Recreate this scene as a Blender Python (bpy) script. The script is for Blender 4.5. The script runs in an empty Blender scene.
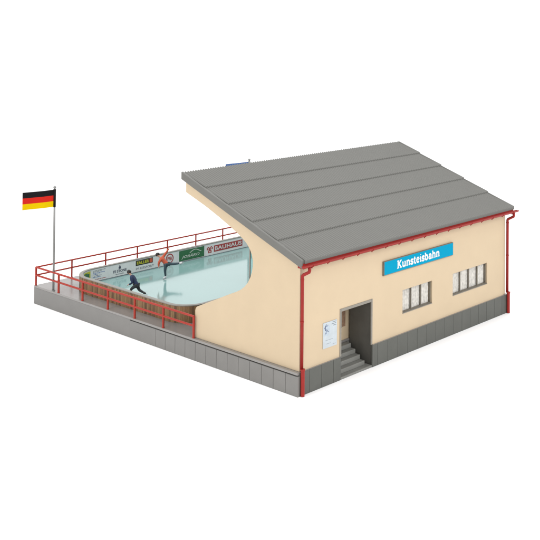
import bpy, bmesh, math, random
from mathutils import Vector, Matrix
random.seed(7)
S = bpy.context.scene
COL = S.collection

# ------------------------------------------------------------------ dimensions (metres of the full-size building)
L, W, H0 = 17.935, 22.65, 1.10        # platform length (x), depth (y), height
XI, XO = 0.20, 17.74                   # outer faces of the side walls
FY = 0.10                              # outer face of the front wall
RB, RS = 5.97, 0.3588                  # roof underside height at the eave, slope
EY, RY = -0.284, 8.55                  # eave and ridge y
def roof_z(y): return RB + RS * (y - EY)

# ------------------------------------------------------------------ materials
def lin(r, g, b):
    f = lambda c: (c/255/12.92) if c/255 <= 0.04045 else ((c/255+0.055)/1.055)**2.4
    return (f(r), f(g), f(b), 1)
def material(name, col, rough=0.5, noise=0.06, scale=3.0, bump=0.0, bscale=60.0, spec=0.5, ior=None, metal=0.0):
    m = bpy.data.materials.new(name); m.use_nodes = True
    nt = m.node_tree; N = nt.nodes; P = N['Principled BSDF']
    P.inputs['Roughness'].default_value = rough
    P.inputs['Specular IOR Level'].default_value = spec
    P.inputs['Metallic'].default_value = metal
    if ior: P.inputs['IOR'].default_value = ior
    tc = N.new('ShaderNodeTexCoord')
    n = N.new('ShaderNodeTexNoise'); n.inputs['Scale'].default_value = scale; n.inputs['Detail'].default_value = 5
    nt.links.new(tc.outputs['Object'], n.inputs['Vector'])
    mr = N.new('ShaderNodeMapRange'); mr.inputs['From Min'].default_value = .3; mr.inputs['From Max'].default_value = .7
    mr.inputs['To Min'].default_value = 1-noise; mr.inputs['To Max'].default_value = 1+noise
    nt.links.new(n.outputs['Fac'], mr.inputs['Value'])
    mx = N.new('ShaderNodeVectorMath'); mx.operation = 'SCALE'; mx.inputs[0].default_value = col[:3]
    nt.links.new(mr.outputs['Result'], mx.inputs['Scale'])
    nt.links.new(mx.outputs['Vector'], P.inputs['Base Color'])
    rr = N.new('ShaderNodeMapRange'); rr.inputs['To Min'].default_value = max(rough-.06, .02); rr.inputs['To Max'].default_value = rough+.06
    nt.links.new(n.outputs['Fac'], rr.inputs['Value']); nt.links.new(rr.outputs['Result'], P.inputs['Roughness'])
    if bump:
        b = N.new('ShaderNodeTexNoise'); b.inputs['Scale'].default_value = bscale; b.inputs['Detail'].default_value = 3
        nt.links.new(tc.outputs['Object'], b.inputs['Vector'])
        bn = N.new('ShaderNodeBump'); bn.inputs['Strength'].default_value = bump; bn.inputs['Distance'].default_value = .01
        nt.links.new(b.outputs['Fac'], bn.inputs['Height']); nt.links.new(bn.outputs['Normal'], P.inputs['Normal'])
    m['vcol'] = 0
    return m
M = {}
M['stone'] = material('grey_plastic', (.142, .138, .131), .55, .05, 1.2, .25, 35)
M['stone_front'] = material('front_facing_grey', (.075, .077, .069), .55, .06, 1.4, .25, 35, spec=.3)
M['stone_step'] = material('step_grey', (.15, .15, .138), .55, .08, 2, .25, 35, spec=.3)
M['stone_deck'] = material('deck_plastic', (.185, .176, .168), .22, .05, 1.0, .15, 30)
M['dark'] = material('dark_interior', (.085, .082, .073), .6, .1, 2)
M['wall'] = material('cream_plaster', (.425, .335, .226), .6, .022, .8, .2, 25, spec=.3)
M['roof'] = material('roof_sheet', (.100, .099, .091), .5, .04, .9, .15, 40, spec=.4)
M['red'] = material('red_plastic', (.22, .014, .011), .45, .08, 3, spec=.2)
M['railred'] = material('rail_red', (.27, .025, .015), .45, .08, 3, spec=.2)
M['frame'] = material('window_frame_grey', (.13, .115, .09), .5, .08, 4)
M['doorframe'] = material('door_frame_grey', (.17, .155, .13), .5, .06, 4)
M['brown'] = material('brown_wood', (.2, .12, .075), .5, .2, 6)
M['signblue'] = material('sign_blue', (.0, .215, .35), .6, .02, 3, spec=.04)
M['white'] = material('white_paint', (.52, .52, .52), .5, .02, 3)
M['paper'] = material('poster_paper', (.35, .385, .41), .5, .08, 2.5)
M['ink'] = material('dark_ink', (.045, .055, .085), .6, .1, 4)
M['posterink'] = material('poster_ink', (.055, .075, .14), .6, .25, 9)
M['tint'] = material('poster_tint', (.31, .36, .41), .6, .08, 6)
M['greyink'] = material('grey_ink', (.13, .15, .17), .6, .1, 4)
M['redink'] = material('red_print', (.27, .03, .03), .5, .08, 4)
M['blueink'] = material('blue_print', (.07, .12, .30), .5, .08, 4)
M['green'] = material('green_print', (.012, .105, .035), .5, .06, 4)
M['yellow'] = material('yellow_print', (.40, .40, .02), .5, .06, 4)
M['paleprint'] = material('pale_print', (.42, .46, .42), .5, .04, 4)
M['black'] = material('black_print', (.012, .015, .012), .5, .05, 4)
M['orangeprint'] = material('orange_print', (.42, .07, .03), .5, .05, 4)
M['banner'] = material('banner_grey', (.56, .59, .59), .42, .03, 2)
M['rim'] = material('barrier_rim', (.19, .18, .16), .5, .06, 4)
M['pole'] = material('pole_grey', (.17, .17, .165), .4, .05, 4)
M['fblack'] = material('flag_black', (.009, .008, .009), .7, .05, 3, spec=.05)
M['fred'] = material('flag_red', (.42, .016, .010), .7, .03, 3, spec=.05)
M['fgold'] = material('flag_gold', (.52, .35, .0), .7, .03, 3, spec=.05)
M['fblue'] = material('flag_blue', (.03, .085, .24), .6, .05, 3)
M['skin'] = material('skin', (.42, .24, .17), .5, .03, 10)
M['hair'] = material('hair', (.015, .012, .012), .7, .1, 20)
M['navy'] = material('navy_cloth', (.008, .02, .06), .8, .25, 8)
M['orange'] = material('orange_cloth', (.40, .07, .03), .8, .2, 8)
M['trousers'] = material('dark_trousers', (.02, .024, .028), .8, .25, 8)
M['jeans'] = material('dark_teal_trousers', (.03, .055, .07), .8, .25, 8)
M['boots'] = material('white_boots', (.5, .5, .52), .5, .04, 8)
M['darkboots'] = material('black_boots', (.015, .018, .018), .5, .1, 8)
M['steel'] = material('steel_blade', (.45, .46, .48), .25, .03, 8, metal=1)
M['ground'] = material('white_table', (.88, .88, .88), .7, .004, .5, spec=.2)

def ice_material():
    m = material('ice_surface', (.175, .30, .29), .10, .05, .25)
    P = m.node_tree.nodes['Principled BSDF']; P.inputs['IOR'].default_value = 1.72
    N = m.node_tree.nodes
    # skating scuffs: fine bump, stretched streaks
    tc = N.new('ShaderNodeTexCoord'); mp = N.new('ShaderNodeMapping'); mp.inputs['Scale'].default_value = (.6, 3.0, 1)
    mp.inputs['Rotation'].default_value = (0, 0, .5)
    n = N.new('ShaderNodeTexNoise'); n.inputs['Scale'].default_value = .9; n.inputs['Detail'].default_value = 4
    b = N.new('ShaderNodeBump'); b.inputs['Strength'].default_value = .03; b.inputs['Distance'].default_value = .05
    L_ = m.node_tree.links
    L_.new(tc.outputs['Object'], mp.inputs['Vector']); L_.new(mp.outputs['Vector'], n.inputs['Vector'])
    L_.new(n.outputs['Fac'], b.inputs['Height']); L_.new(b.outputs['Normal'], P.inputs['Normal'])
    return m
M['ice'] = ice_material()

def board_material():
    m = bpy.data.materials.new('stained_boards'); m.use_nodes = True
    nt = m.node_tree; N = nt.nodes; P = N['Principled BSDF']; P.inputs['Roughness'].default_value = .65
    uv = N.new('ShaderNodeUVMap'); sep = N.new('ShaderNodeSeparateXYZ'); nt.links.new(uv.outputs['UV'], sep.inputs[0])
    fl = N.new('ShaderNodeMath'); fl.operation = 'FLOOR'; nt.links.new(sep.outputs['X'], fl.inputs[0])
    wn = N.new('ShaderNodeTexWhiteNoise'); wn.noise_dimensions = '1D'; nt.links.new(fl.outputs[0], wn.inputs['W'])
    cr = N.new('ShaderNodeValToRGB'); nt.links.new(wn.outputs['Value'], cr.inputs['Fac'])
    e = cr.color_ramp.elements; e[0].position = 0; e[0].color = (.085, .045, .02, 1); e[1].position = 1; e[1].color = (.22, .135, .06, 1)
    a = e.new(.35); a.color = (.15, .075, .03, 1); a = e.new(.7); a.color = (.19, .105, .042, 1)
    no = N.new('ShaderNodeTexNoise'); no.inputs['Scale'].default_value = 1.0; no.inputs['Detail'].default_value = 4
    mp = N.new('ShaderNodeMapping'); mp.inputs['Scale'].default_value = (4, 1.2, 1); nt.links.new(uv.outputs['UV'], mp.inputs['Vector']); nt.links.new(mp.outputs['Vector'], no.inputs['Vector'])
    mr = N.new('ShaderNodeMapRange'); mr.inputs['To Min'].default_value = .45; mr.inputs['To Max'].default_value = 1.55; nt.links.new(no.outputs['Fac'], mr.inputs['Value'])
    vm = N.new('ShaderNodeVectorMath'); vm.operation = 'SCALE'; nt.links.new(cr.outputs['Color'], vm.inputs[0]); nt.links.new(mr.outputs['Result'], vm.inputs['Scale'])
    nt.links.new(vm.outputs['Vector'], P.inputs['Base Color'])
    return m
M['boards'] = board_material()

def glass_material(name, tint, rough=.03):
    m = bpy.data.materials.new(name); m.use_nodes = True
    nt = m.node_tree; N = nt.nodes; N.remove(N['Principled BSDF'])
    out = N['Material Output']; t = N.new('ShaderNodeBsdfTransparent'); t.inputs[0].default_value = tint
    g = N.new('ShaderNodeBsdfGlossy'); g.inputs['Roughness'].default_value = rough
    fr0 = N.new('ShaderNodeFresnel'); fr0.inputs[0].default_value = 1.45
    ge = N.new('ShaderNodeNewGeometry'); inv = N.new('ShaderNodeMath'); inv.operation = 'SUBTRACT'; inv.inputs[0].default_value = 1
    nt.links.new(ge.outputs['Backfacing'], inv.inputs[1])
    fr = N.new('ShaderNodeMath'); fr.operation = 'MULTIPLY'; nt.links.new(fr0.outputs[0], fr.inputs[0]); nt.links.new(inv.outputs[0], fr.inputs[1])
    mx = N.new('ShaderNodeMixShader'); nt.links.new(fr.outputs[0], mx.inputs[0]); nt.links.new(t.outputs[0], mx.inputs[1]); nt.links.new(g.outputs[0], mx.inputs[2])
    nt.links.new(mx.outputs[0], out.inputs['Surface'])
    return m
M['glass'] = glass_material('clear_glass', (.97, .97, .965, 1))
M['tealglass'] = glass_material('tinted_glass', (.75, .88, .88, 1))

def curtain_material():
    m = material('net_curtain', (.47, .45, .42), .8, .05, 3)
    nt = m.node_tree; N = nt.nodes; P = N['Principled BSDF']
    old = P.inputs['Base Color'].links[0].from_socket
    tc = N.new('ShaderNodeTexCoord'); v = N.new('ShaderNodeTexVoronoi'); v.inputs['Scale'].default_value = 11
    mp = N.new('ShaderNodeMapping'); mp.inputs['Scale'].default_value = (1, 1, .55)
    nt.links.new(tc.outputs['Object'], mp.inputs[0]); nt.links.new(mp.outputs[0], v.inputs['Vector'])
    mr = N.new('ShaderNodeMapRange'); mr.inputs['From Max'].default_value = .7; mr.inputs['To Min'].default_value = .72; mr.inputs['To Max'].default_value = 1.2
    nt.links.new(v.outputs['Distance'], mr.inputs['Value'])
    s = N.new('ShaderNodeVectorMath'); s.operation = 'SCALE'; nt.links.new(old, s.inputs[0]); nt.links.new(mr.outputs[0], s.inputs['Scale'])
    nt.links.new(s.outputs[0], P.inputs['Base Color'])
    return m
M['curtain'] = curtain_material()

# ------------------------------------------------------------------ helpers
def finish(name, bm, mat, parent=None, smooth=False, bevel=0.0, loc=None):
    me = bpy.data.meshes.new(name)
    bmesh.ops.recalc_face_normals(bm, faces=bm.faces[:])
    bm.to_mesh(me); bm.free()
    for m in (mat if isinstance(mat, (list, tuple)) else [mat]): me.materials.append(m)
    if smooth:
        for p in me.polygons: p.use_smooth = True
    o = bpy.data.objects.new(name, me); COL.objects.link(o)
    if parent is not None:
        o.parent = parent; o.matrix_parent_inverse = Matrix.Identity(4)
        off = parent_world(parent)
        me.transform(off.inverted())
    if bevel:
        md = o.modifiers.new('bevel', 'BEVEL'); md.width = bevel; md.segments = 2; md.limit_method = 'ANGLE'; md.angle_limit = math.radians(40)
    return o
def parent_world(p):
    m = Matrix.Identity(4)
    while p is not None:
        m = Matrix.LocRotScale(p.location, p.rotation_euler, p.scale) @ m; p = p.parent
    return m
def tag(o, label=None, cat=None, group=None, kind=None):
    if label: o['label'] = label
    if cat: o['category'] = cat
    if group: o['group'] = group
    if kind: o['kind'] = kind
    return o
def thing(name, label, cat, loc=(0, 0, 0), group=None, rz=0):
    o = bpy.data.objects.new(name, None); COL.objects.link(o); o.location = loc; o.rotation_euler = (0, 0, rz)
    o.empty_display_size = .3
    return tag(o, label, cat, group)
def copy_tree(o, parent=None):
    c = o.copy(); COL.objects.link(c)
    if parent: c.parent = parent
    for ch in list(o.children): copy_tree(ch, c)
    return c
def box(bm, x0, x1, y0, y1, z0, z1):
    v = [bm.verts.new(p) for p in ((x0,y0,z0),(x1,y0,z0),(x1,y1,z0),(x0,y1,z0),(x0,y0,z1),(x1,y0,z1),(x1,y1,z1),(x0,y1,z1))]
    for f in ((0,3,2,1),(4,5,6,7),(0,1,5,4),(1,2,6,5),(2,3,7,6),(3,0,4,7)): bm.faces.new([v[i] for i in f])
    return v
def prism(bm, pts, axis, a, b):
    """polygon pts (2d) extruded along axis from a to b; 0: (y,z), 1: (x,z), 2: (x,y)"""
    def P(p, t): return {0: (t, p[0], p[1]), 1: (p[0], t, p[1]), 2: (p[0], p[1], t)}[axis]
    va = [bm.verts.new(P(p, a)) for p in pts]; vb = [bm.verts.new(P(p, b)) for p in pts]
    bm.faces.new(va); bm.faces.new(vb)
    n = len(pts)
    for i in range(n): bm.faces.new((va[i], va[(i+1) % n], vb[(i+1) % n], vb[i]))
def tube(bm, pts, r, n=10, caps=True):
    pts = [Vector(p) for p in pts]; rings = []
    rs = r if isinstance(r, (list, tuple)) else [r]*len(pts)
    for i, p in enumerate(pts):
        if i == 0: d = pts[1]-pts[0]
        elif i == len(pts)-1: d = pts[-1]-pts[-2]
        else: d = (pts[i+1]-p).normalized() + (p-pts[i-1]).normalized()
        d.normalize()
        up = Vector((0, 0, 1)) if abs(d.z) < .9 else Vector((0, 1, 0))
        a = d.cross(up).normalized(); b = d.cross(a)
        rings.append([bm.verts.new(p + rs[i]*(math.cos(t)*a + math.sin(t)*b)) for t in [2*math.pi*k/n for k in range(n)]])
    for i in range(len(rings)-1):
        for k in range(n): bm.faces.new((rings[i][k], rings[i][(k+1) % n], rings[i+1][(k+1) % n], rings[i+1][k]))
    if caps: bm.faces.new(rings[0]); bm.faces.new(rings[-1])
def ball(bm, c, r, sc=(1, 1, 1), u=14, v=10, rot=None):
    m = Matrix.Translation(c) @ (rot or Matrix.Identity(4)) @ Matrix.Diagonal((r*sc[0], r*sc[1], r*sc[2], 1))
    bmesh.ops.create_uvsphere(bm, u_segments=u, v_segments=v, radius=1, matrix=m)
def wall_grid(bm, xs, zs, y0, y1, hole):
    """solid wall in the xz plane with rectangular openings, one connected mesh"""
    V = {}
    def vt(i, j, y):
        k = (i, j, y)
        if k not in V: V[k] = bm.verts.new((xs[i], y, zs[j]))
        return V[k]
    solid = lambda i, j: 0 <= i < len(xs)-1 and 0 <= j < len(zs)-1 and not hole((xs[i]+xs[i+1])/2, (zs[j]+zs[j+1])/2)
    for i in range(len(xs)-1):
        for j in range(len(zs)-1):
            if not solid(i, j): continue
            for y in (y0, y1): bm.faces.new((vt(i,j,y), vt(i+1,j,y), vt(i+1,j+1,y), vt(i,j+1,y)))
            for (di, dj, a, b) in ((-1,0,(i,j),(i,j+1)), (1,0,(i+1,j),(i+1,j+1)), (0,-1,(i,j),(i+1,j)), (0,1,(i,j+1),(i+1,j+1))):
                if not solid(i+di, j+dj): bm.faces.new((vt(*a,y0), vt(*b,y0), vt(*b,y1), vt(*a,y1)))

# flat text mesh from the built-in typeface; placed by a matrix, thin but solid
def text_object(name, body, mat, parent, mtx, width, height, offset=0.0, depth=.006, shear=0.0):
    cu = bpy.data.curves.new('t', 'FONT'); cu.body = body; cu.size = 1; cu.offset = offset; cu.extrude = .5; cu.resolution_u = 4; cu.shear = shear
    to = bpy.data.objects.new('t', cu); COL.objects.link(to)
    dg = bpy.context.evaluated_depsgraph_get(); dg.update()
    me = bpy.data.meshes.new_from_object(to.evaluated_get(dg)); bpy.data.objects.remove(to); bpy.data.curves.remove(cu)
    xs = [v.co.x for v in me.vertices]; ys = [v.co.y for v in me.vertices]
    x0, x1, y0, y1 = min(xs), max(xs), min(ys), max(ys)
    for v in me.vertices:
        v.co = Vector(((v.co.x-x0)/(x1-x0)*width, (v.co.y-y0)/(y1-y0)*height, v.co.z*depth))
    me.materials.clear(); me.materials.append(mat)
    me.transform(mtx); me.name = name
    o = bpy.data.objects.new(name, me); COL.objects.link(o)
    if parent is not None: o.parent = parent; me.transform(parent_world(parent).inverted())
    return o
def face_y(x, y, z):   # a frame whose text reads on a surface facing -y
    return Matrix.Translation((x, y, z)) @ Matrix.Rotation(math.pi/2, 4, 'X')

# ------------------------------------------------------------------ ground (white table) -----------------------
bm = bmesh.new()
bmesh.ops.create_circle(bm, cap_ends=True, radius=900, segments=96, matrix=Matrix.Translation((8, 10, 0)))
tag(finish('ground', bm, M['ground']), kind='structure')

# ------------------------------------------------------------------ platform -----------------------------------
DX0, DX1, DY = 2.97, 5.42, 1.62
plat = thing('platform', 'long grey slab platform under the rink and hall, jointed facing along its lower edges', 'platform')
def plan(ins, notch=True):
    p = [(ins, ins)]
    if notch: p += [(DX0, ins), (DX0, DY), (DX1, DY), (DX1, ins)]
    return p + [(L-ins, ins), (L-ins, W-ins), (ins, W-ins)]
bm = bmesh.new(); prism(bm, [(.12, .035), (DX0, .035), (DX0, DY), (DX1, DY), (DX1, .035), (L-.035, .035), (L-.035, W-.035), (.12, W-.035)], 2, 0.004, .975); finish('core', bm, M['stone'], plat)
def plan_top():
    return [(0, .036), (DX0, .036), (DX0, DY), (DX1, DY), (DX1, .036), (L, .036), (L, W), (0, W)]
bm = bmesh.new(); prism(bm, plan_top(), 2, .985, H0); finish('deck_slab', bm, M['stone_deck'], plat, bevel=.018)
# facing slabs (joints are real gaps)
bm = bmesh.new(); y = .81; ys = [0.0]
while y < 10.65: ys.append(y); y += .8175
for a, b in zip(ys[:-1], ys[1:]): box(bm, 0, .119, a + (.001 if a == 0 else .009), b-.009, 0.003, .93)
box(bm, 0, .119, ys[-1]+.009, 12.9, .003, .93)
box(bm, 0, .119, 12.9, W, .003, .984)
finish('side_facing', bm, M['stone'], plat, bevel=.006)
bm = bmesh.new(); xs = [.80+.822*k for k in range(0, 22)]; prev = -.008
for x in xs + [L]:
    x = min(x, L)
    a, b = prev+.008, x-.008
    if prev < 0: a = .1205
    if x == L: b = L
    if b > DX0 and a < DX1:
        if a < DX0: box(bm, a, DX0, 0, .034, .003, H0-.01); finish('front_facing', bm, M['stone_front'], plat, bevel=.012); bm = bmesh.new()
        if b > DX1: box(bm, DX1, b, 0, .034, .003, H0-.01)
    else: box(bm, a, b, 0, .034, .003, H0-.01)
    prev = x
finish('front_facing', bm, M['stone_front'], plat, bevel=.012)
bm = bmesh.new()
for k in range(27):
    a = .036+k*.8175; b = min(a+.8, W)
    if b > a: box(bm, L-.034, L, a, b, .003, .984)
finish('side_facing', bm, M['stone'], plat, bevel=.006)

# ------------------------------------------------------------------ building -----------------------------------
hall = thing('ice_rink_hall', 'cream hall with open curved side walls and a grey sloping roof beside the ice rink', 'building')
prof = [(FY, H0), (7.63, H0), (7.63, 2.48), (7.60, 2.58), (7.52, 2.68), (7.0, 2.91), (6.0, 3.345), (5.0, 3.79), (4.5, 4.0), (4.18, 4.16),
        (3.92, 4.35), (3.70, 4.57), (3.52, 4.85), (3.40, 5.15), (3.34, 5.45), (3.34, 5.72), (3.42, 6.0), (3.56, 6.24), (3.78, 6.47), (4.08, 6.67), (4.45, 6.87),
        (5.0, 7.13), (6.0, 7.55), (6.9, 7.90), (8.0, 8.27), (8.48, 8.43), (8.48, roof_z(8.48)-.004), (FY, roof_z(FY)-.004)]
for x0, x1 in ((XI, XI+.26), (XO-.26, XO)):
    bm = bmesh.new(); prism(bm, prof, 0, x0, x1)
    finish('side_wall', bm, M['wall'], hall, bevel=.02)
# front wall with door and two windows
W1 = (7.87, 10.44, 2.12, 3.33); W2 = (12.36, 15.79, 2.12, 3.33)
xs = [XI+.262, DX0, DX1, W1[0], W1[1], W2[0], W2[1], XO-.262]; zs = [H0, 2.12, 3.33, 3.40, roof_z(FY)-.004]
def hole(x, z):
    if DX0 < x < DX1 and z < 3.40: return True
    return 2.12 < z < 3.33 and (W1[0] < x < W1[1] or W2[0] < x < W2[1])
bm = bmesh.new(); wall_grid(bm, xs, zs, FY, FY+.25, hole); finish('front_wall', bm, M['wall'], hall)
# rear wall: solid below, tinted glazing above
bm = bmesh.new(); box(bm, XI+.262, XO-.262, 3.80, 3.95, H0, 2.9); finish('rear_wall', bm, M['wall'], hall)
gz = thing('glazing', None, None); gz.parent = hall
for k in range(8):
    a = XI+.262 + k*(XO-XI-.524)/7
    bm = bmesh.new(); box(bm, a-.04 if 0 < k < 7 else (a+.002 if k == 0 else a-.06), a+.04 if 0 < k < 7 else (a+.06 if k == 0 else a-.002), 3.83, 3.88, 2.9, roof_z(3.82)-.03); finish('mullion', bm, M['rim'], gz)
for k in range(7):
    a = XI+.262 + k*(XO-XI-.524)/7; b = XI+.262 + (k+1)*(XO-XI-.524)/7
    bm = bmesh.new(); box(bm, a+.08, b-.08, 3.85, 3.862, 2.9, roof_z(3.85)-.03); finish('pane', bm, M['tealglass'], gz)
# entrance recess
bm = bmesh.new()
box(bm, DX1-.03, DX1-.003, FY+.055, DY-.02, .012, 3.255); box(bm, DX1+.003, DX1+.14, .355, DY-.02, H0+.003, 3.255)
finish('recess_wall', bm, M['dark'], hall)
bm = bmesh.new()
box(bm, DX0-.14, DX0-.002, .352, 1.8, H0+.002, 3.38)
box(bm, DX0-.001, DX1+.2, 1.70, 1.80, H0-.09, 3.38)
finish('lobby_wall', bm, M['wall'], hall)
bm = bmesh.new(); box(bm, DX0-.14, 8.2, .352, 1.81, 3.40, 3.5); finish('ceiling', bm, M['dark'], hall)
iw = thing('lobby_hatch', None, None); iw.parent = hall
bm = bmesh.new(); box(bm, 4.86, 5.14, 1.66, 1.698, 1.78, 2.74); finish('door_leaf', bm, M['brown'], iw, bevel=.008)
bm = bmesh.new(); box(bm, 4.83, 4.859, 1.65, 1.698, 1.74, 2.78); box(bm, 4.86, 5.14, 1.65, 1.698, 2.741, 2.78); finish('door_trim', bm, M['doorframe'], iw)
st = thing('steps', None, None); st.parent = hall
tops = [.12, .335, .56, .78, 1.0]
for k, z in enumerate(tops):
    bm = bmesh.new(); y0 = .012 + k*.31
    box(bm, DX0+.004, DX1-.30 if k else DX1-.10, y0, DY-.004, (tops[k-1]+.0005 if k else .004), z)
    finish('step', bm, M['stone_step'], st, bevel=.02)
# door frame
bm = bmesh.new()
box(bm, DX0, DX0+.11, FY-.03, FY+.05, H0+.001, 3.40); box(bm, DX1-.10, DX1, FY-.03, FY+.05, H0+.001, 3.40); box(bm, DX0+.11, DX1-.10, FY-.03, FY+.12, 3.26, 3.40)
finish('door_frame', bm, M['doorframe'], hall, bevel=.012)
bm = bmesh.new()
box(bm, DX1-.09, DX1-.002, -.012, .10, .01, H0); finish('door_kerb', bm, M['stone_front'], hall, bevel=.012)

# windows: frame, panes, curtains
def window(x0, x1, z0, z1, n):
    w = thing('window', None, None, ((x0+x1)/2, FY, z0)); w.parent = hall
    t = .05; yf0, yf1 = FY+.11, FY+.19; e = .002
    bm = bmesh.new()
    box(bm, x0+e, x1-e, yf0, yf1, z0+e, z0+t); box(bm, x0+e, x1-e, yf0, yf1, z1-t, z1-e)
    pw = (x1-x0)/n
    for k in range(n+1):
        c = x0+k*pw; a, b = c-t*.6, c+t*.6
        if k == 0: a, b = x0+e, x0+t
        if k == n: a, b = x1-t, x1-e
        box(bm, a, b, yf0-.012, yf1-.001, z0+t*.6, z1-t*.6)
    finish('frame', bm, M['frame'], w)
    bm = bmesh.new(); box(bm, x0+e, x1-e, FY-.025, FY+.109, z0-.02, z0+.012); finish('sill', bm, M['doorframe'], w, bevel=.008)
    for k in range(n):
        a = x0+k*pw+t*.6+.004; b = a+pw-t*1.2-.008
        bm = bmesh.new(); box(bm, a, b, FY+.145, FY+.153, z0+t+.001, z1-t-.001); finish('pane', bm, M['glass'], w)
        bm = bmesh.new(); nseg = 40; fr = []; random.seed(int(x0*10)+k)
        ph = random.random()*6
        for i in range(nseg+1):
            s = i/nseg; yy = FY+.235+.016*math.sin(s*2*math.pi*7+ph)+.007*math.sin(s*2*math.pi*12+1)
            fr.append((bm.verts.new((a-.03+(b-a+.06)*s, yy, z0+.02)), bm.verts.new((a-.03+(b-a+.06)*s, yy, z1-.02))))
        for i in range(nseg): bm.faces.new((fr[i][0], fr[i+1][0], fr[i+1][1], fr[i][1]))
        finish('curtain', bm, M['curtain'], w, smooth=True)
    return w
for wd, n in ((W1, 3), (W2, 4)): window(*wd, n)
# dark lining so the interior stays dark behind the curtains
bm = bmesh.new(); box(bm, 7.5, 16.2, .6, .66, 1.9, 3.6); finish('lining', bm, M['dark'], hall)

# roof: slab, rake trims, five lapped corrugated sheets
roof = thing('roof', None, None); roof.parent = hall
RX0, RX1, TH = -.07, 18.02, .30
bm = bmesh.new()
prism(bm, [(EY+.02, roof_z(EY+.02)), (RY-.02, roof_z(RY-.02)), (RY-.02, roof_z(RY-.02)+TH), (EY+.02, roof_z(EY+.02)+TH)], 0, RX0+.02, RX1-.05)
finish('roof_slab', bm, M['roof'], roof)
for a, b in ((RX0, RX0+.14), (RX1-.10, RX1-.03)):
    bm = bmesh.new()
    prism(bm, [(EY, roof_z(EY)-.01), (RY, roof_z(RY)-.01), (RY, roof_z(RY)+TH+.085), (EY, roof_z(EY)+TH+.085)], 0, a, b)
    finish('rake_trim', bm, M['roof'], roof, bevel=.03)
edges = [EY-.06, 1.54, 3.32, 5.08, 6.82, RY+.02]
pitch = .168
for k in range(5):
    y0, y1 = edges[k]-.0, edges[k+1]+.06
    if k == 4: y1 = edges[5]
    bm = bmesh.new(); nx = int(round((RX1-RX0-.42)/pitch))*6; xa = RX0+.135; xb = RX1-(.0)
    rows = []
    for i in range(nx+1):
        s = i/nx; x = xa+(xb-xa)*s; c = .027*math.cos(2*math.pi*i/6)
        za = roof_z(y0)+TH+.095+c; zb = roof_z(y1)+TH+.03+c
        rows.append([bm.verts.new((x, y0, roof_z(y0)+TH+(-.06 if k == 0 else .004))), bm.verts.new((x, y0, za)), bm.verts.new((x, y1, zb)), bm.verts.new((x, y1, roof_z(y1)+TH-.02))])
    for i in range(nx):
        for j in range(3): bm.faces.new((rows[i][j], rows[i+1][j], rows[i+1][j+1], rows[i][j+1]))
    bm.faces.new(rows[0]); bm.faces.new(rows[-1])
    finish('corrugated_sheet', bm, M['roof'], roof)
# fascia, gutter, brackets, downpipes
bm = bmesh.new(); box(bm, RX0+.06, RX1-.06, EY-.028, EY+.018, 6.0, roof_z(EY)+TH-.07); finish('eave_board', bm, M['red'], hall)
bm = bmesh.new(); prism(bm, [(EY+.02, 5.93), (FY-.004, 5.93), (FY-.004, roof_z(FY)-.006), (EY+.02, roof_z(EY+.02)-.006)], 0, RX0+.1, RX1-.02)
finish('fascia', bm, M['red'], hall, bevel=.01)
gut = thing('gutter', None, None); gut.parent = hall
bm = bmesh.new(); R, yc, zc = .11, EY-.15, 6.12; ga, gb = -.12, 18.22; sec = []
for i in range(9): t = math.pi + math.pi*i/8; sec.append((yc+R*math.cos(t), zc+R*math.sin(t)))
for i in range(9): t = 2*math.pi - math.pi*i/8; sec.append((yc+(R-.025)*math.cos(t), zc+(R-.025)*math.sin(t)))
prism(bm, sec, 0, ga, gb); finish('trough', bm, M['red'], gut)
for a, b in ((ga-.02, ga+.001), (gb-.001, gb+.02)): bm = bmesh.new(); prism(bm, sec[:9], 0, a, b); finish('end_cap', bm, M['red'], gut)
for k in range(17):
    x = .45+k*1.075; bm = bmesh.new()
    pts = [(x, yc+R*1.06*math.cos(t), zc+R*1.06*math.sin(t)) for t in [math.pi+math.pi*i/6 for i in range(7)]]
    tube(bm, pts, .022, 6); tube(bm, [(x, yc, zc-R*.98), (x, yc+.02, zc-R*1.6)], .03, 6); finish('bracket', bm, M['red'], gut)
def downpipe(x, mat):
    p = thing('downpipe', None, None); p.parent = hall; yp = FY-.10
    bm = bmesh.new()
    tube(bm, [(x+.04, yc, zc-R+.01), (x+.04, yc, 5.86), (x+.035, yc+.03, 5.78), (x+.015, yp-.06, 5.60), (x, yp-.01, 5.53), (x, yp-.012, 5.42), (x, yp-.012, 1.22)], .08, 12)
    finish('pipe', bm, mat, p, smooth=True)
    bm = bmesh.new(); tube(bm, [(x, -.085, 1.26), (x, -.085, .02)], .098, 12); tube(bm, [(x, -.085, 1.18), (x, -.085, 1.27)], .115, 12); finish('socket', bm, mat, p, smooth=False)
    for z in (5.35, 3.4): bm = bmesh.new(); tube(bm, [(x, yp-.012, z), (x, yp-.012, z+.06)], .092, 12); finish('clip', bm, mat, p)
downpipe(.24, M['red']); downpipe(17.80, M['red'])

# ------------------------------------------------------------------ sign ---------------------------------------
sg = thing('sign', 'bright blue sign board reading Kunsteisbahn in white over the windows', 'sign', (9.2, FY, 4.4))
bm = bmesh.new(); box(bm, 6.20, 12.25, FY-.10, FY-.004, 4.40, 5.12); finish('board', bm, M['frame'], sg, bevel=.01)
bm = bmesh.new(); box(bm, 6.245, 12.215, FY-.112, FY-.101, 4.435, 5.095); finish('panel', bm, M['signblue'], sg)
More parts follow.
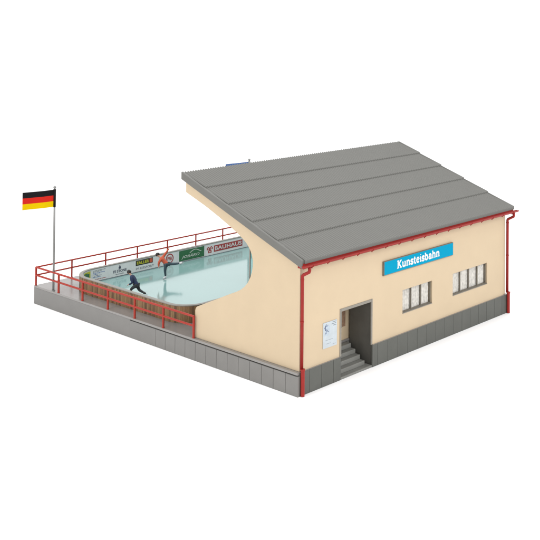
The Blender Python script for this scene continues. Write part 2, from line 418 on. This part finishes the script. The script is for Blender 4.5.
# slab-serif letters drawn as strokes: x height 1, cap height 1.4, serifs as bars
def arc(cx, cy, rx, ry, a0, a1, n=10): return [(cx+rx*math.cos(math.radians(a0+(a1-a0)*i/n)), cy+ry*math.sin(math.radians(a0+(a1-a0)*i/n))) for i in range(n+1)]
def ser(x, y, w=.36): return [(x-w/2, y), (x+w/2, y)]
G = {
 'K': (1.18, [[(.25,0),(.25,1.42)], ser(.25,.04,.46), ser(.25,1.38,.46), [(.3,.6),(.88,1.38)], [(.45,.82),(.95,.04)], ser(.95,.04,.4), ser(.9,1.38,.38)]),
 'u': (1.02, [[(.22,.98),(.22,.35)] + arc(.47,.33,.25,.27,180,300,8) + [(.76,.35)], [(.76,.0),(.76,.98)], [(.04,.95),(.24,.95)], [(.58,.95),(.78,.95)], [(.74,.05),(.94,.05)]]),
 'n': (1.04, [[(.22,0),(.22,.98)], [(.05,.95),(.24,.95)], arc(.5,.66,.28,.29,150,0,8) + [(.78,0)], ser(.22,.05,.36), ser(.78,.05,.36)]),
 's': (.78, [arc(.38,.72,.24,.22,40,250,8) + arc(.38,.27,.25,.23,80,-140,8), [(.62,.72),(.62,.97)], [(.12,.03),(.12,.28)]]),
 't': (.66, [[(.27,1.3),(.27,.25)] + arc(.45,.24,.18,.2,180,320,6), [(.05,.95),(.56,.95)]]),
 'e': (.86, [[(.16,.54),(.70,.54)], arc(.43,.5,.29,.46,5,325,14)]),
 'i': (.52, [[(.26,0),(.26,.98)], [(.07,.95),(.28,.95)], ser(.26,.05,.4), [(.26,1.26),(.26,1.4)]]),
 'b': (.98, [[(.22,0),(.22,1.42)], [(.04,1.38),(.24,1.38)], arc(.48,.5,.3,.45,150,-150,14)]),
 'a': (.92, [arc(.42,.66,.26,.28,160,0,8) + [(.68,.05)], arc(.4,.3,.27,.25,70,360,12), [(.66,.05),(.88,.05)]]),
 'h': (1.04, [[(.22,0),(.22,1.42)], [(.04,1.38),(.24,1.38)], arc(.5,.66,.28,.29,150,0,8) + [(.78,0)], ser(.22,.05,.36), ser(.78,.05,.36)]),
}
def ribbon(bm, pts, w, fx, fz, ox, oz, y0, y1):
    P = [Vector((ox+p[0]*fx, oz+p[1]*fz)) for p in pts]; l = []; r = []
    for i, p in enumerate(P):
        d = (P[min(i+1, len(P)-1)]-P[max(i-1, 0)]).normalized(); n = Vector((-d.y, d.x))*w/2
        l.append(p+n); r.append(p-n)
    fr = lambda q, y: bm.verts.new((q.x, y, q.y))
    A = [fr(q, y0) for q in l]; B = [fr(q, y0) for q in r]; C_ = [fr(q, y1) for q in l]; D_ = [fr(q, y1) for q in r]
    for i in range(len(P)-1):
        bm.faces.new((A[i],A[i+1],B[i+1],B[i])); bm.faces.new((C_[i],C_[i+1],D_[i+1],D_[i])); bm.faces.new((A[i],A[i+1],C_[i+1],C_[i])); bm.faces.new((B[i],B[i+1],D_[i+1],D_[i]))
    for i in (0, -1): bm.faces.new((A[i],B[i],D_[i],C_[i]))
word = 'Kunsteisbahn'; adv = sum(G[c][0] for c in word); xs0, wtot = 7.25, 3.72; fx = wtot/adv; fz = .272; ox = xs0; q = 0
for c in word:
    bm = bmesh.new()
    for s in G[c][1]:
        q += 1; horiz = len(s) == 2 and abs(s[0][1]-s[1][1]) < .01
        ribbon(bm, s, .05 if horiz else .088, fx, fz, ox, 4.595, FY-.122-(q % 5)*.0007, FY-.113)
    finish('letter', bm, M['white'], sg)
    ox += G[c][0]*fx

# ------------------------------------------------------------------ poster -------------------------------------
ps = thing('poster', 'small white notice with a skater drawing and lines of print, left of the entrance', 'poster', (2.26, FY, 1.74))
bm = bmesh.new(); box(bm, 1.77, 2.75, FY-.03, FY-.002, 1.76, 2.98); finish('sheet', bm, M['paper'], ps, bevel=.004)
bm = bmesh.new(); yq = FY-.031
# little skater drawing: strokes
for i, (pts, w) in enumerate([(arc(2.03,2.60,.08,.16,250,100,8), .075), ([(1.99,2.70),(1.90,2.66),(1.88,2.58)], .024), ([(2.0,2.71),(2.12,2.70),(2.22,2.78)], .026), ([(1.99,2.50),(2.05,2.38),(1.99,2.24)], .045), ([(2.02,2.50),(2.13,2.46),(2.17,2.37),(2.25,2.33)], .036), ([(1.93,2.225),(2.08,2.235)], .02), ([(2.21,2.36),(2.28,2.29)], .018)]):
    ribbon(bm, [(1.99+(a-2.05)*.75, 2.68+(b-2.55)*.72) for a, b in pts], w*.8, 1, 1, 0, 0, yq-.003-i*.0006, yq)
ball(bm, (1.985, yq-.004, 2.865), .028, (1, .1, 1.15))
finish('drawing', bm, M['posterink'], ps)
bm = bmesh.new(); prism(bm, [(1.86, 2.36), (2.12, 2.32), (2.26, 2.5), (2.24, 2.78), (1.95, 2.9)], 1, yq-.0012, yq); finish('tint', bm, M['tint'], ps)
bm = bmesh.new()
for z, a, b in ((2.90,2.42,2.70),(2.82,2.36,2.68),(2.74,2.46,2.70)): box(bm, a, b, yq-.002, yq, z, z+.025)
finish('heading_lines', bm, M['greyink'], ps); bm = bmesh.new()
for z, a, b in ((2.12,1.90,2.45),(1.95,2.0,2.3),(1.86,2.45,2.66)): box(bm, a, b, yq-.002, yq, z, z+.012)
finish('print', bm, M['greyink'], ps)

# ------------------------------------------------------------------ ice and barrier ----------------------------
IX0, IX1, IY0, IY1 = .93, 17.00, 9.35, 20.42     # outer outline of the barrier
def outline(ins, step=.12):
    R4 = [(IX0, IY0, 1.5), (IX1, IY0, 1.5), (IX1, IY1, 1.65), (IX0, IY1, 1.65)]
    pts = []
    (x0, y0, x1, y1) = (IX0+ins, IY0+ins, IX1-ins, IY1-ins)
    C4 = [(x0, y0, 1, 1, 180, 1.5), (x1, y0, -1, 1, 270, 1.5), (x1, y1, -1, -1, 0, 1.65), (x0, y1, 1, -1, 90, 1.65)]
    for cx, cy, sx, sy, a0, rr in C4:
        r_ = rr-ins; n = max(6, int(rr*math.pi/2/step))
        pts.append([(cx+sx*r_+r_*math.cos(math.radians(a0+90*i/n)), cy+sy*r_+r_*math.sin(math.radians(a0+90*i/n))) for i in range(n+1)])
    out = []
    for k in range(4):
        out += pts[k]; a = Vector(pts[k][-1]); b = Vector(pts[(k+1) % 4][0]); n = max(1, int(round((b-a).length/step)))
        out += [tuple(a.lerp(b, i/n)) for i in range(1, n)]
    return out
ZI, ZT = 1.20, 2.00
bm = bmesh.new(); prism(bm, outline(.1), 2, H0+.003, ZI); tag(finish('ice', bm, M['ice']), kind='structure')
bar = thing('rink_barrier', 'rounded rink barrier, brown board cladding outside and grey panels inside', 'barrier', (9, 15, H0))
def band(bm, i0, i1, z0, z1):
    a, b = outline(i0), outline(i1); n = len(a)
    assert len(a) == len(b)
    V = [[bm.verts.new((p[0], p[1], z)) for p in c] for c, z in ((a, z0), (b, z0), (b, z1), (a, z1))]
    for i in range(n):
        j = (i+1) % n
        for s in range(4): t = (s+1) % 4; bm.faces.new((V[s][i], V[s][j], V[t][j], V[t][i]))
bm = bmesh.new(); band(bm, .07, .19, H0+.002, ZT-.002); finish('inner_panel', bm, M['banner'], bar)
bm = bmesh.new(); band(bm, .0, .22, ZT, ZT+.055); finish('top_rim', bm, M['rim'], bar, bevel=.012)
bm = bmesh.new(); band(bm, .165, .205, ZI+.002, ZI+.035); finish('kick_strip', bm, M['greyink'], bar)
# boards
bm = bmesh.new(); uvl = bm.loops.layers.uv.new('UVMap'); O = outline(.022, .12); n = len(O)
for i in range(n):
    a = Vector(O[i]); b = Vector(O[(i+1) % n]); d = (b-a); nn = Vector((d.y, -d.x)).normalized()
    pr = random.choice((0, .003, .006)); a2 = a+d*.02; b2 = b-d*.02; ztop = ZT-.004; zb = H0+.004
    v = [bm.verts.new((p.x, p.y, z)) for p in (a2+nn*pr, b2+nn*pr, b2-nn*.045, a2-nn*.045) for z in (zb, ztop)]
    for f in ((0,2,3,1),(2,4,5,3),(4,6,7,5),(6,0,1,7),(1,3,5,7)):
        fc = bm.faces.new([v[t] for t in f])
        for lp in fc.loops:
            lp[uvl].uv = (i + .1 + (.8 if lp.vert in (v[2], v[3]) else 0), (lp.vert.co.z-zb)*2 + i*.37)
finish('board_cladding', bm, M['boards'], bar)
bm = bmesh.new(); box(bm, .912, .918, 14.25, 15.0, 1.78, 1.84); finish('sticker', bm, M['white'], bar)

# advertising banners on the far inner side of the barrier (each reads towards the ice)
YB = IY1-.192
GRP = 'advertising boards along the far rink barrier'
def board(name, label, x0, x1, z0, z1, mat, cat='banner'):
    t = thing(name, label, cat, ((x0+x1)/2, YB, z0), GRP)
    bm = bmesh.new(); box(bm, x0, x1, YB-.012, YB, z0, z1); finish('panel', bm, mat, t); return t
# yellow one on the curved corner
t = thing('advertising_banner', 'small yellow and green advert bent round the left rink corner', 'banner', (1.9, 20.0, 1.3), GRP)
cx, cy, rr = IX0+1.65, IY1-1.65, 1.65-.195
def curved(bm, a0, a1, z0, z1, off, n=8):
    A = [[bm.verts.new((cx+(rr-o)*math.cos(math.radians(a0+(a1-a0)*i/n)), cy+(rr-o)*math.sin(math.radians(a0+(a1-a0)*i/n)), z)) for i in range(n+1)] for o, z in ((off, z0), (off+.008, z0), (off+.008, z1), (off, z1))]
    for i in range(n):
        for s in range(4): q_ = (s+1) % 4; bm.faces.new((A[s][i], A[s][i+1], A[q_][i+1], A[q_][i]))
    for i in (0, n): bm.faces.new([A[s][i] for s in range(4)])
bm = bmesh.new(); curved(bm, 126, 99, 1.32, 1.93, .002); finish('panel', bm, M['yellow'], t)
bm = bmesh.new(); curved(bm, 124, 110, 1.62, 1.86, .012); curved(bm, 118, 101, 1.36, 1.52, .012); curved(bm, 113, 103, 1.56, 1.8, .012); finish('emblem', bm, M['green'], t)

t = board('advertising_banner', 'white advert with rows of tiny blue and red print near the left corner', 2.50, 3.62, 1.25, 1.96, M['banner'])
for i, (z, a, b, mt) in enumerate(((1.87,2.56,3.5,'greyink'),(1.80,2.56,3.2,'greyink'),(1.72,2.56,3.45,'blueink'),(1.64,2.56,3.0,'blueink'),(1.55,2.62,3.15,'greyink'),(1.47,2.56,3.1,'blueink'),(1.33,2.56,3.5,'redink'))):
    bm = bmesh.new(); x = a
    while x < b-.05:
        w = random.uniform(.06, .16); box(bm, x, min(x+w, b), YB-.016, YB-.0125, z, z+.035); x += w+.03
    finish('print_line', bm, M[mt], t)
t = board('advertising_banner', 'white advert with a dark emblem over a line of capitals, behind the crouching skater', 3.80, 5.35, 1.25, 1.96, M['banner'])
bm = bmesh.new(); ball(bm, (4.50, YB-.014, 1.77), .09, (1, .05, .8)); box(bm, 4.42, 4.58, YB-.018, YB-.0125, 1.68, 1.73); tube(bm, [(4.5, YB-.016, 1.8), (4.5, YB-.016, 1.92)], .025, 6); finish('emblem', bm, M['ink'], t)
text_object('lettering', 'FE STONE', M['ink'], t, face_y(4.02, YB-.016, 1.47), 1.0, .17, .02)
text_object('lettering', 'sportwelt', M['greyink'], t, face_y(4.2, YB-.016, 1.33), .6, .08, .01)
t = board('advertising_banner', 'white advert with a black and yellow FALLER logo over grey print', 5.55, 7.50, 1.25, 1.96, M['banner'])
bm = bmesh.new(); box(bm, 5.72, 7.06, YB-.018, YB-.0125, 1.62, 1.95); finish('logo_field', bm, M['black'], t)
text_object('lettering', 'FALLER', M['yellow'], t, face_y(5.80, YB-.023, 1.69), .95, .19, .025)
bm = bmesh.new(); box(bm, 6.80, 7.02, YB-.024, YB-.0185, 1.66, 1.91); finish('logo_square', bm, M['orangeprint'], t)
text_object('lettering', 'IM EISSPORT', M['greyink'], t, face_y(5.74, YB-.016, 1.36), 1.4, .14, 0)
t = board('advertising_banner', 'pale advert with a round dark red monogram, partly behind the orange skater', 7.75, 9.0, 1.25, 1.96, M['banner'])
def ring(bm, cx, cz, r0, r1, n=28):
    A = [[bm.verts.new((cx+r_*math.cos(2*math.pi*i/n), y_, cz+r_*math.sin(2*math.pi*i/n))) for i in range(n)] for r_, y_ in ((r0, YB-.0125), (r1, YB-.0125), (r1, YB-.018), (r0, YB-.018))]
    for i in range(n):
        for s in range(4): q_ = (s+1) % 4; bm.faces.new((A[s][i], A[s][(i+1) % n], A[q_][(i+1) % n], A[q_][i]))
bm = bmesh.new(); ring(bm, 8.42, 1.62, .25, .32); finish('ring', bm, M['redink'], t)
text_object('lettering', 'FB', M['redink'], t, face_y(8.24, YB-.017, 1.50), .36, .24, .03)
t = board('advertising_banner', 'dark green advert with pale slanted lettering under a swoosh', 9.22, 11.36, 1.27, 1.95, M['green'])
text_object('lettering', 'JOBÄRO', M['paleprint'], t, face_y(9.40, YB-.017, 1.38), 1.55, .26, .012, shear=.3)
bm = bmesh.new(); pts = [(10.1+1.0*s, 1.70+.17*math.sin(math.pi*min(1, s*1.1))) for s in [i/12 for i in range(13)]]
ribbon(bm, pts, .045, 1, 1, 0, 0, YB-.019, YB-.0125); finish('swoosh', bm, M['paleprint'], t)
t = board('advertising_banner', 'white advert with BAUHAUS in white capitals on a red strip', 11.50, 15.05, 1.24, 1.96, M['banner'])
bm = bmesh.new(); box(bm, 12.22, 14.85, YB-.018, YB-.0125, 1.40, 1.84); finish('logo_field', bm, M['redink'], t)
text_object('lettering', 'BAUHAUS', M['white'], t, face_y(12.30, YB-.023, 1.49), 2.47, .27, .02)
bm = bmesh.new()
for x, z, s in ((11.72, 1.70, .13), (11.98, 1.72, .13), (11.86, 1.50, .15)):   # three small gabled houses
    prism(bm, [(x-s, z-s*.7), (x+s, z-s*.7), (x+s, z+s*.3), (x, z+s), (x-s, z+s*.3)], 1, YB-.018-s*.01, YB-.0125)
finish('house_emblem', bm, M['redink'], t)
for x, z in ((11.72, 1.68), (11.98, 1.70), (11.86, 1.48)): bm = bmesh.new(); box(bm, x-.05, x+.05, YB-.024, YB-.0205, z-.03, z+.05); finish('house_window', bm, M['white'], t)

# ------------------------------------------------------------------ railings -----------------------------------
RZ = H0+1.10; PE = .078; D = 2.498
def railing(label, p0, direction, npost, end, corner=True):
    t = thing('railing', label, 'railing', (p0[0], p0[1], H0), 'red tube railings on the platform edge')
    dx, dy = direction; pr_ = .062 if corner else .05
    for k in range(0 if corner else 1, npost+1):
        x, y = p0[0]+dx*D*k, p0[1]+dy*D*k
        bm = bmesh.new(); tube(bm, [(x, y, H0+.001), (x, y, RZ+.02)], pr_, 10); finish('post', bm, M['railred'], t, smooth=False)
        bm = bmesh.new(); tube(bm, [(x, y, H0+.001), (x, y, H0+.03)], .075, 10); finish('foot', bm, M['railred'], t)
    for z in (RZ, H0+.62):
        e = (p0[0]+dx*end, p0[1]+dy*end); s = .0 if corner else .0
        bm = bmesh.new(); tube(bm, [(p0[0]+dx*s, p0[1]+dy*s, z), (e[0], e[1], z)], pr_*.93, 10); finish('rail', bm, M['railred'], t)
    return t
railing('red railing along the near left edge, ending at the cream wall', (PE, W-PE), (0, -1), 6, D*6+.04)
railing('red railing along the far edge behind the advertising boards', (PE, W-PE), (1, 0), 7, 17.76, corner=False)

# ------------------------------------------------------------------ flagpoles and flags ------------------------
def flagpole(x, y, label):
    t = thing('flagpole', label, 'flagpole', (x, y, H0), 'grey flagpoles at the rink corners')
    bm = bmesh.new(); tube(bm, [(x, y, H0+.001), (x, y, 7.22)], [.068, .052], 12); finish('pole', bm, M['pole'], t, smooth=True)
    bm = bmesh.new(); ball(bm, (x, y, 7.29), .085); finish('finial', bm, M['pole'], t, smooth=True)
    bm = bmesh.new(); tube(bm, [(x, y, H0+.001), (x, y, H0+.05)], .11, 12); finish('base', bm, M['pole'], t)
def flag(x, y, dx, dy, label, bands):
    t = thing('flag', label, 'flag', (x, y, 6.13), 'flags on the grey poles')
    z0, z1 = 6.13, 7.155; nb = len(bands)
    nrm = Vector((-dy, dx, 0)).normalized()
    for b, mt in enumerate(bands):
        bm = bmesh.new(); za = z1-(z1-z0)*b/nb; zb = z1-(z1-z0)*(b+1)/nb; n = 24; F = []
        for i in range(n+1):
            s = i/n; w = .035*math.sin(s*7.5)*s; dz = -.02*math.sin(s*3)
            p = Vector((x+dx*s, y+dy*s, 0)) + nrm*w
            F.append([bm.verts.new((p.x+nrm.x*o, p.y+nrm.y*o, z+dz)) for o, z in ((-.008, za), (.008, za), (.008, zb), (-.008, zb))])
        for i in range(n):
            for s in range(4): q_ = (s+1) % 4; bm.faces.new((F[i][s], F[i+1][s], F[i+1][q_], F[i][q_]))
        bm.faces.new(F[0]); bm.faces.new(F[-1]); finish('stripe' if nb > 1 else 'cloth', bm, M[mt], t, smooth=False)
    bm = bmesh.new(); tube(bm, [(x, y, z0-.02), (x, y, z1+.02)], .078, 10); finish('sleeve', bm, M['fblack' if nb > 1 else 'pole'], t, smooth=True)
flagpole(.10, 20.68, 'thin grey flagpole at the left platform corner carrying the striped flag')
flag(.10, 20.68, -1.88, .42, 'black, red and gold striped flag on the left pole', ['fblack', 'fred', 'fgold'])
flagpole(16.03, 20.86, 'grey flagpole standing behind the hall, only its tip above the roof')
flag(16.03, 20.86, -2.0, .30, 'blue flag just showing over the roof edge', ['fblue'])

# ------------------------------------------------------------------ skaters ------------------------------------
def skinned(nodes, edges, sub=2):
    """nodes: name -> ((right, depth, up), (rx, ry)); returns a bmesh of the grown surface"""
    me = bpy.data.meshes.new('s'); names = list(nodes)
    me.from_pydata([nodes[k][0] for k in names], [(names.index(a), names.index(b)) for a, b in edges], [])
    o = bpy.data.objects.new('s', me); COL.objects.link(o)
    m = o.modifiers.new('skin', 'SKIN'); m.use_smooth_shade = True; m.branch_smoothing = .5
    lay = me.skin_vertices[0].data
    for i, k in enumerate(names):
        r = nodes[k][1]; lay[i].radius = r if isinstance(r, tuple) else (r, r); lay[i].use_root = (i == 0)
    s = o.modifiers.new('sub', 'SUBSURF'); s.levels = sub; s.render_levels = sub
    dg = bpy.context.evaluated_depsgraph_get(); dg.update()
    ev = bpy.data.meshes.new_from_object(o.evaluated_get(dg))
    bm = bmesh.new(); bm.from_mesh(ev)
    bpy.data.objects.remove(o); bpy.data.meshes.remove(me); bpy.data.meshes.remove(ev)
    return bm
RH = Vector((.6516, -.7586, 0)); FH = Vector((.7586, .6516, 0))
def person(foot, J, label, jacket, trousers, boots, hairlen):
    t = thing('person', label, 'person', foot)
    base = Matrix(((RH.x, FH.x, 0, foot[0]), (RH.y, FH.y, 0, foot[1]), (0, 0, 1, foot[2]), (0, 0, 0, 1)))
    def put(name, bm, mat, smooth=True):
        bm.transform(base); o = finish(name, bm, mat, t, smooth=smooth); return o
    V = lambda k: Vector(J[k])
    hip, chest, neck, head = V('hip'), V('chest'), V('neck'), V('head')
    look = V('look').normalized()
    side = (neck-hip).cross(look).normalized()
    n = {'hip': (hip, (.105, .085)), 'waist': (hip.lerp(chest, .5), (.09, .072)), 'chest': (chest, (.095, .075)), 'neck': (neck, .05), 'head': (head, (.085, .095)), 'crown': (head+(head-neck).normalized()*.07, .06)}
    e = [('hip', 'waist'), ('waist', 'chest'), ('chest', 'neck'), ('neck', 'head'), ('head', 'crown')]
    for s in 'ab':
        n['sh'+s] = (V('sh'+s), .045); n['el'+s] = (V('el'+s), .042); n['wr'+s] = (V('wr'+s), .028); n['pa'+s] = (V('wr'+s)+(V('wr'+s)-V('el'+s)).normalized()*.07, (.034, .02))
        n['hj'+s] = (V('hj'+s), .07); n['kn'+s] = (V('kn'+s), .06); n['an'+s] = (V('an'+s), .038); n['to'+s] = (V('to'+s), .032)
        e += [('chest', 'sh'+s), ('sh'+s, 'el'+s), ('el'+s, 'wr'+s), ('wr'+s, 'pa'+s), ('hip', 'hj'+s), ('hj'+s, 'kn'+s), ('kn'+s, 'an'+s), ('an'+s, 'to'+s)]
    b = skinned(n, e)
    for s in 'ab':       # five fingers each, rooted in the palm
        w, p = n['wr'+s][0], n['pa'+s][0]; d = (p-w).normalized(); sd = d.cross(look if abs(d.dot(look)) < .9 else Vector((0, 0, 1))).normalized(); bend = d.cross(sd)
        for i, ln in enumerate((.07, .08, .075, .058)):
            r0 = p + sd*(i-1.5)*.017 - d*.01
            tube(b, [r0, r0+d*ln*.5+bend*.008, r0+d*ln*.9+bend*.03], [.009, .008, .006], 6)
        r0 = w.lerp(p, .4) + sd*(-.03); tube(b, [r0, r0-sd*.03+d*.03, r0-sd*.035+d*.06+bend*.01], [.011, .009, .007], 6)
    # face: nose, ears
    up = (head-neck).normalized(); f = (look-up*look.dot(up)).normalized(); sx = up.cross(f)
    ball(b, head+f*.095-up*.0, .018, (1, 1, 1.3)); ball(b, head+sx*.085, .022, (.6, 1, 1.4)); ball(b, head-sx*.085, .022, (.6, 1, 1.4))
    put('body', b, M['skin'])
    fb = bmesh.new()
    for s_ in (-1, 1): ball(fb, head+f*.088+sx*.032*s_+up*.02, .010); put('eye', fb, M['hair']); fb = bmesh.new()
    tube(fb, [head+f*.088-sx*.02-up*.045, head+f*.088+sx*.02-up*.045], .005, 6)
    put('mouth', fb, M['hair'])
    # hair
    hb = bmesh.new(); ball(hb, head+up*.035-f*.02, .112, (1, 1, 1)); ball(hb, head-f*.075-up*.02, .07, (1, 1, 1+hairlen)); put('hair', hb, M['hair'])
    # jacket
    n2 = {'hem': (hip+(hip-chest)*.16, (.175, .15)), 'hip': (hip, (.18, .155)), 'waist': (hip.lerp(chest, .5), (.165, .14)), 'chest': (chest, (.185, .155)), 'col': (neck-(neck-chest)*.15, .075)}
    e2 = [('hem', 'hip'), ('hip', 'waist'), ('waist', 'chest'), ('chest', 'col')]
    for s in 'ab':
        n2['sh'+s] = (V('sh'+s), .10); n2['el'+s] = (V('el'+s), .075); n2['wr'+s] = (V('wr'+s), .048)
        e2 += [('chest', 'sh'+s), ('sh'+s, 'el'+s), ('el'+s, 'wr'+s)]
    put('jacket', skinned(n2, e2), M[jacket])
    n3 = {'hip': (hip+(hip-chest)*.12, (.145, .125))}; e3 = []
    for s in 'ab':
        n3['hj'+s] = (V('hj'+s), .12); n3['kn'+s] = (V('kn'+s), .088); n3['an'+s] = (V('an'+s)+(V('kn'+s)-V('an'+s))*.12, .06)
        e3 += [('hip', 'hj'+s), ('hj'+s, 'kn'+s), ('kn'+s, 'an'+s)]
    put('trousers', skinned(n3, e3), M[trousers])
    for s in 'ab':
        an, to, kn = V('an'+s), V('to'+s), V('kn'+s); d = (to-an).normalized(); dn = (an-kn).normalized()
        bb = skinned({'a': (an-dn*.09, .075), 'b': (an+dn*.02, .072), 'c': (to, (.06, .055))}, [('a', 'b'), ('b', 'c')])
        put('skate_boot', bb, M[boots])
        dn2 = d.cross(dn).cross(d).normalized(); dn2 = dn2 if dn2.dot(dn) > 0 else -dn2
        a_ = an-d*.06+dn2*.085; c_ = to+d*.06+dn2*.075
        sb = bmesh.new(); tube(sb, [a_, c_], .012, 6); tube(sb, [a_.lerp(c_, .2), a_.lerp(c_, .2)-dn2*.05], .012, 6); tube(sb, [a_.lerp(c_, .8), a_.lerp(c_, .8)-dn2*.05], .012, 6)
        put('skate_blade', sb, M['steel'])
    return t
person((2.36, 16.12, ZI), dict(look=(-1, -.25, -.15), hip=(.33, 0, .66), chest=(.12, 0, 1.06), neck=(-.02, 0, 1.24), head=(-.11, -.01, 1.36),
    sha=(.08, -.17, 1.10), ela=(.16, -.24, .80), wra=(-.06, -.22, .70), shb=(.10, .17, 1.10), elb=(.26, .25, .84), wrb=(.12, .27, .66),
    hja=(.31, -.09, .60), kna=(.06, -.10, .42), ana=(-.02, -.10, .12), toa=(-.16, -.11, .09),
    hjb=(.36, .09, .60), knb=(.48, .12, .30), anb=(.78, .10, .14), tob=(.90, .08, .08)),
    'person in navy jacket crouching forward on skates close to the near barrier', 'navy', 'trousers', 'darkboots', .2)
person((5.98, 17.56, ZI), dict(look=(-1, -.1, .25), hip=(.07, 0, .98), chest=(-.20, 0, 1.25), neck=(-.36, 0, 1.40), head=(-.48, 0, 1.50),
    sha=(-.24, -.17, 1.27), ela=(-.36, -.24, 1.03), wra=(-.33, -.28, .84), shb=(-.18, .17, 1.34), elb=(.02, .22, 1.60), wrb=(.16, .26, 1.84),
    hja=(.06, -.09, .92), kna=(.01, -.06, .56), ana=(.05, -.03, .14), toa=(-.09, -.05, .09),
    hjb=(.14, .09, .94), knb=(.52, .12, .93), anb=(.94, .14, .97), tob=(1.06, .14, 1.02)),
    'person in orange jacket gliding on one leg, one arm raised, the other leg stretched back', 'orange', 'jeans', 'boots', .5)

# ------------------------------------------------------------------ light --------------------------------------
w = bpy.data.worlds.new('World'); S.world = w; w.use_nodes = True
bg = w.node_tree.nodes['Background']; bg.inputs[0].default_value = (1, 1, 1, 1); bg.inputs[1].default_value = 1.38
def softbox(name, loc, target, sx, sy, power, col=(1, 1, 1)):
    l = bpy.data.lights.new(name, 'AREA'); l.shape = 'RECTANGLE'; l.size = sx; l.size_y = sy; l.energy = power; l.color = col
    o = bpy.data.objects.new(name, l); COL.objects.link(o); o.location = loc
    o.rotation_euler = (Vector(target)-Vector(loc)).to_track_quat('-Z', 'Y').to_euler(); return o
softbox('key_softbox', (-42, 8, 30), (4, 8, 2), 22, 22, 10500, (1, .985, .96))
softbox('overhead_softbox', (8, 12, 48), (8, 10, 0), 34, 34, 9000)
softbox('fill_softbox', (6, -46, 30), (9, 0, 2), 30, 22, 15800)

# ------------------------------------------------------------------ camera -------------------------------------
cam = bpy.data.cameras.new('camera'); co = bpy.data.objects.new('camera', cam); COL.objects.link(co)
yaw, pitch, roll = -.861, .023, .007
f = Vector((math.sin(-yaw)*math.cos(pitch), math.cos(yaw)*math.cos(pitch), math.sin(pitch)))
r = f.cross(Vector((0, 0, 1))).normalized(); u = r.cross(f)
r, u = r*math.cos(roll)+u*math.sin(roll), -r*math.sin(roll)+u*math.cos(roll)
co.matrix_world = Matrix(((r.x, u.x, -f.x, -32.899), (r.y, u.y, -f.y, -32.337), (r.z, u.z, -f.z, 17.491), (0, 0, 0, 1)))
cam.sensor_width = 36; cam.lens = 986.545/540*36; cam.shift_x = -97.177/540; cam.shift_y = -272.924/540
cam.clip_start = .5; cam.clip_end = 3000
S.camera = co
S.view_settings.view_transform = 'Standard'; S.view_settings.look = 'None'; S.view_settings.exposure = 0; S.view_settings.gamma = 1
S.cycles.max_bounces = 8
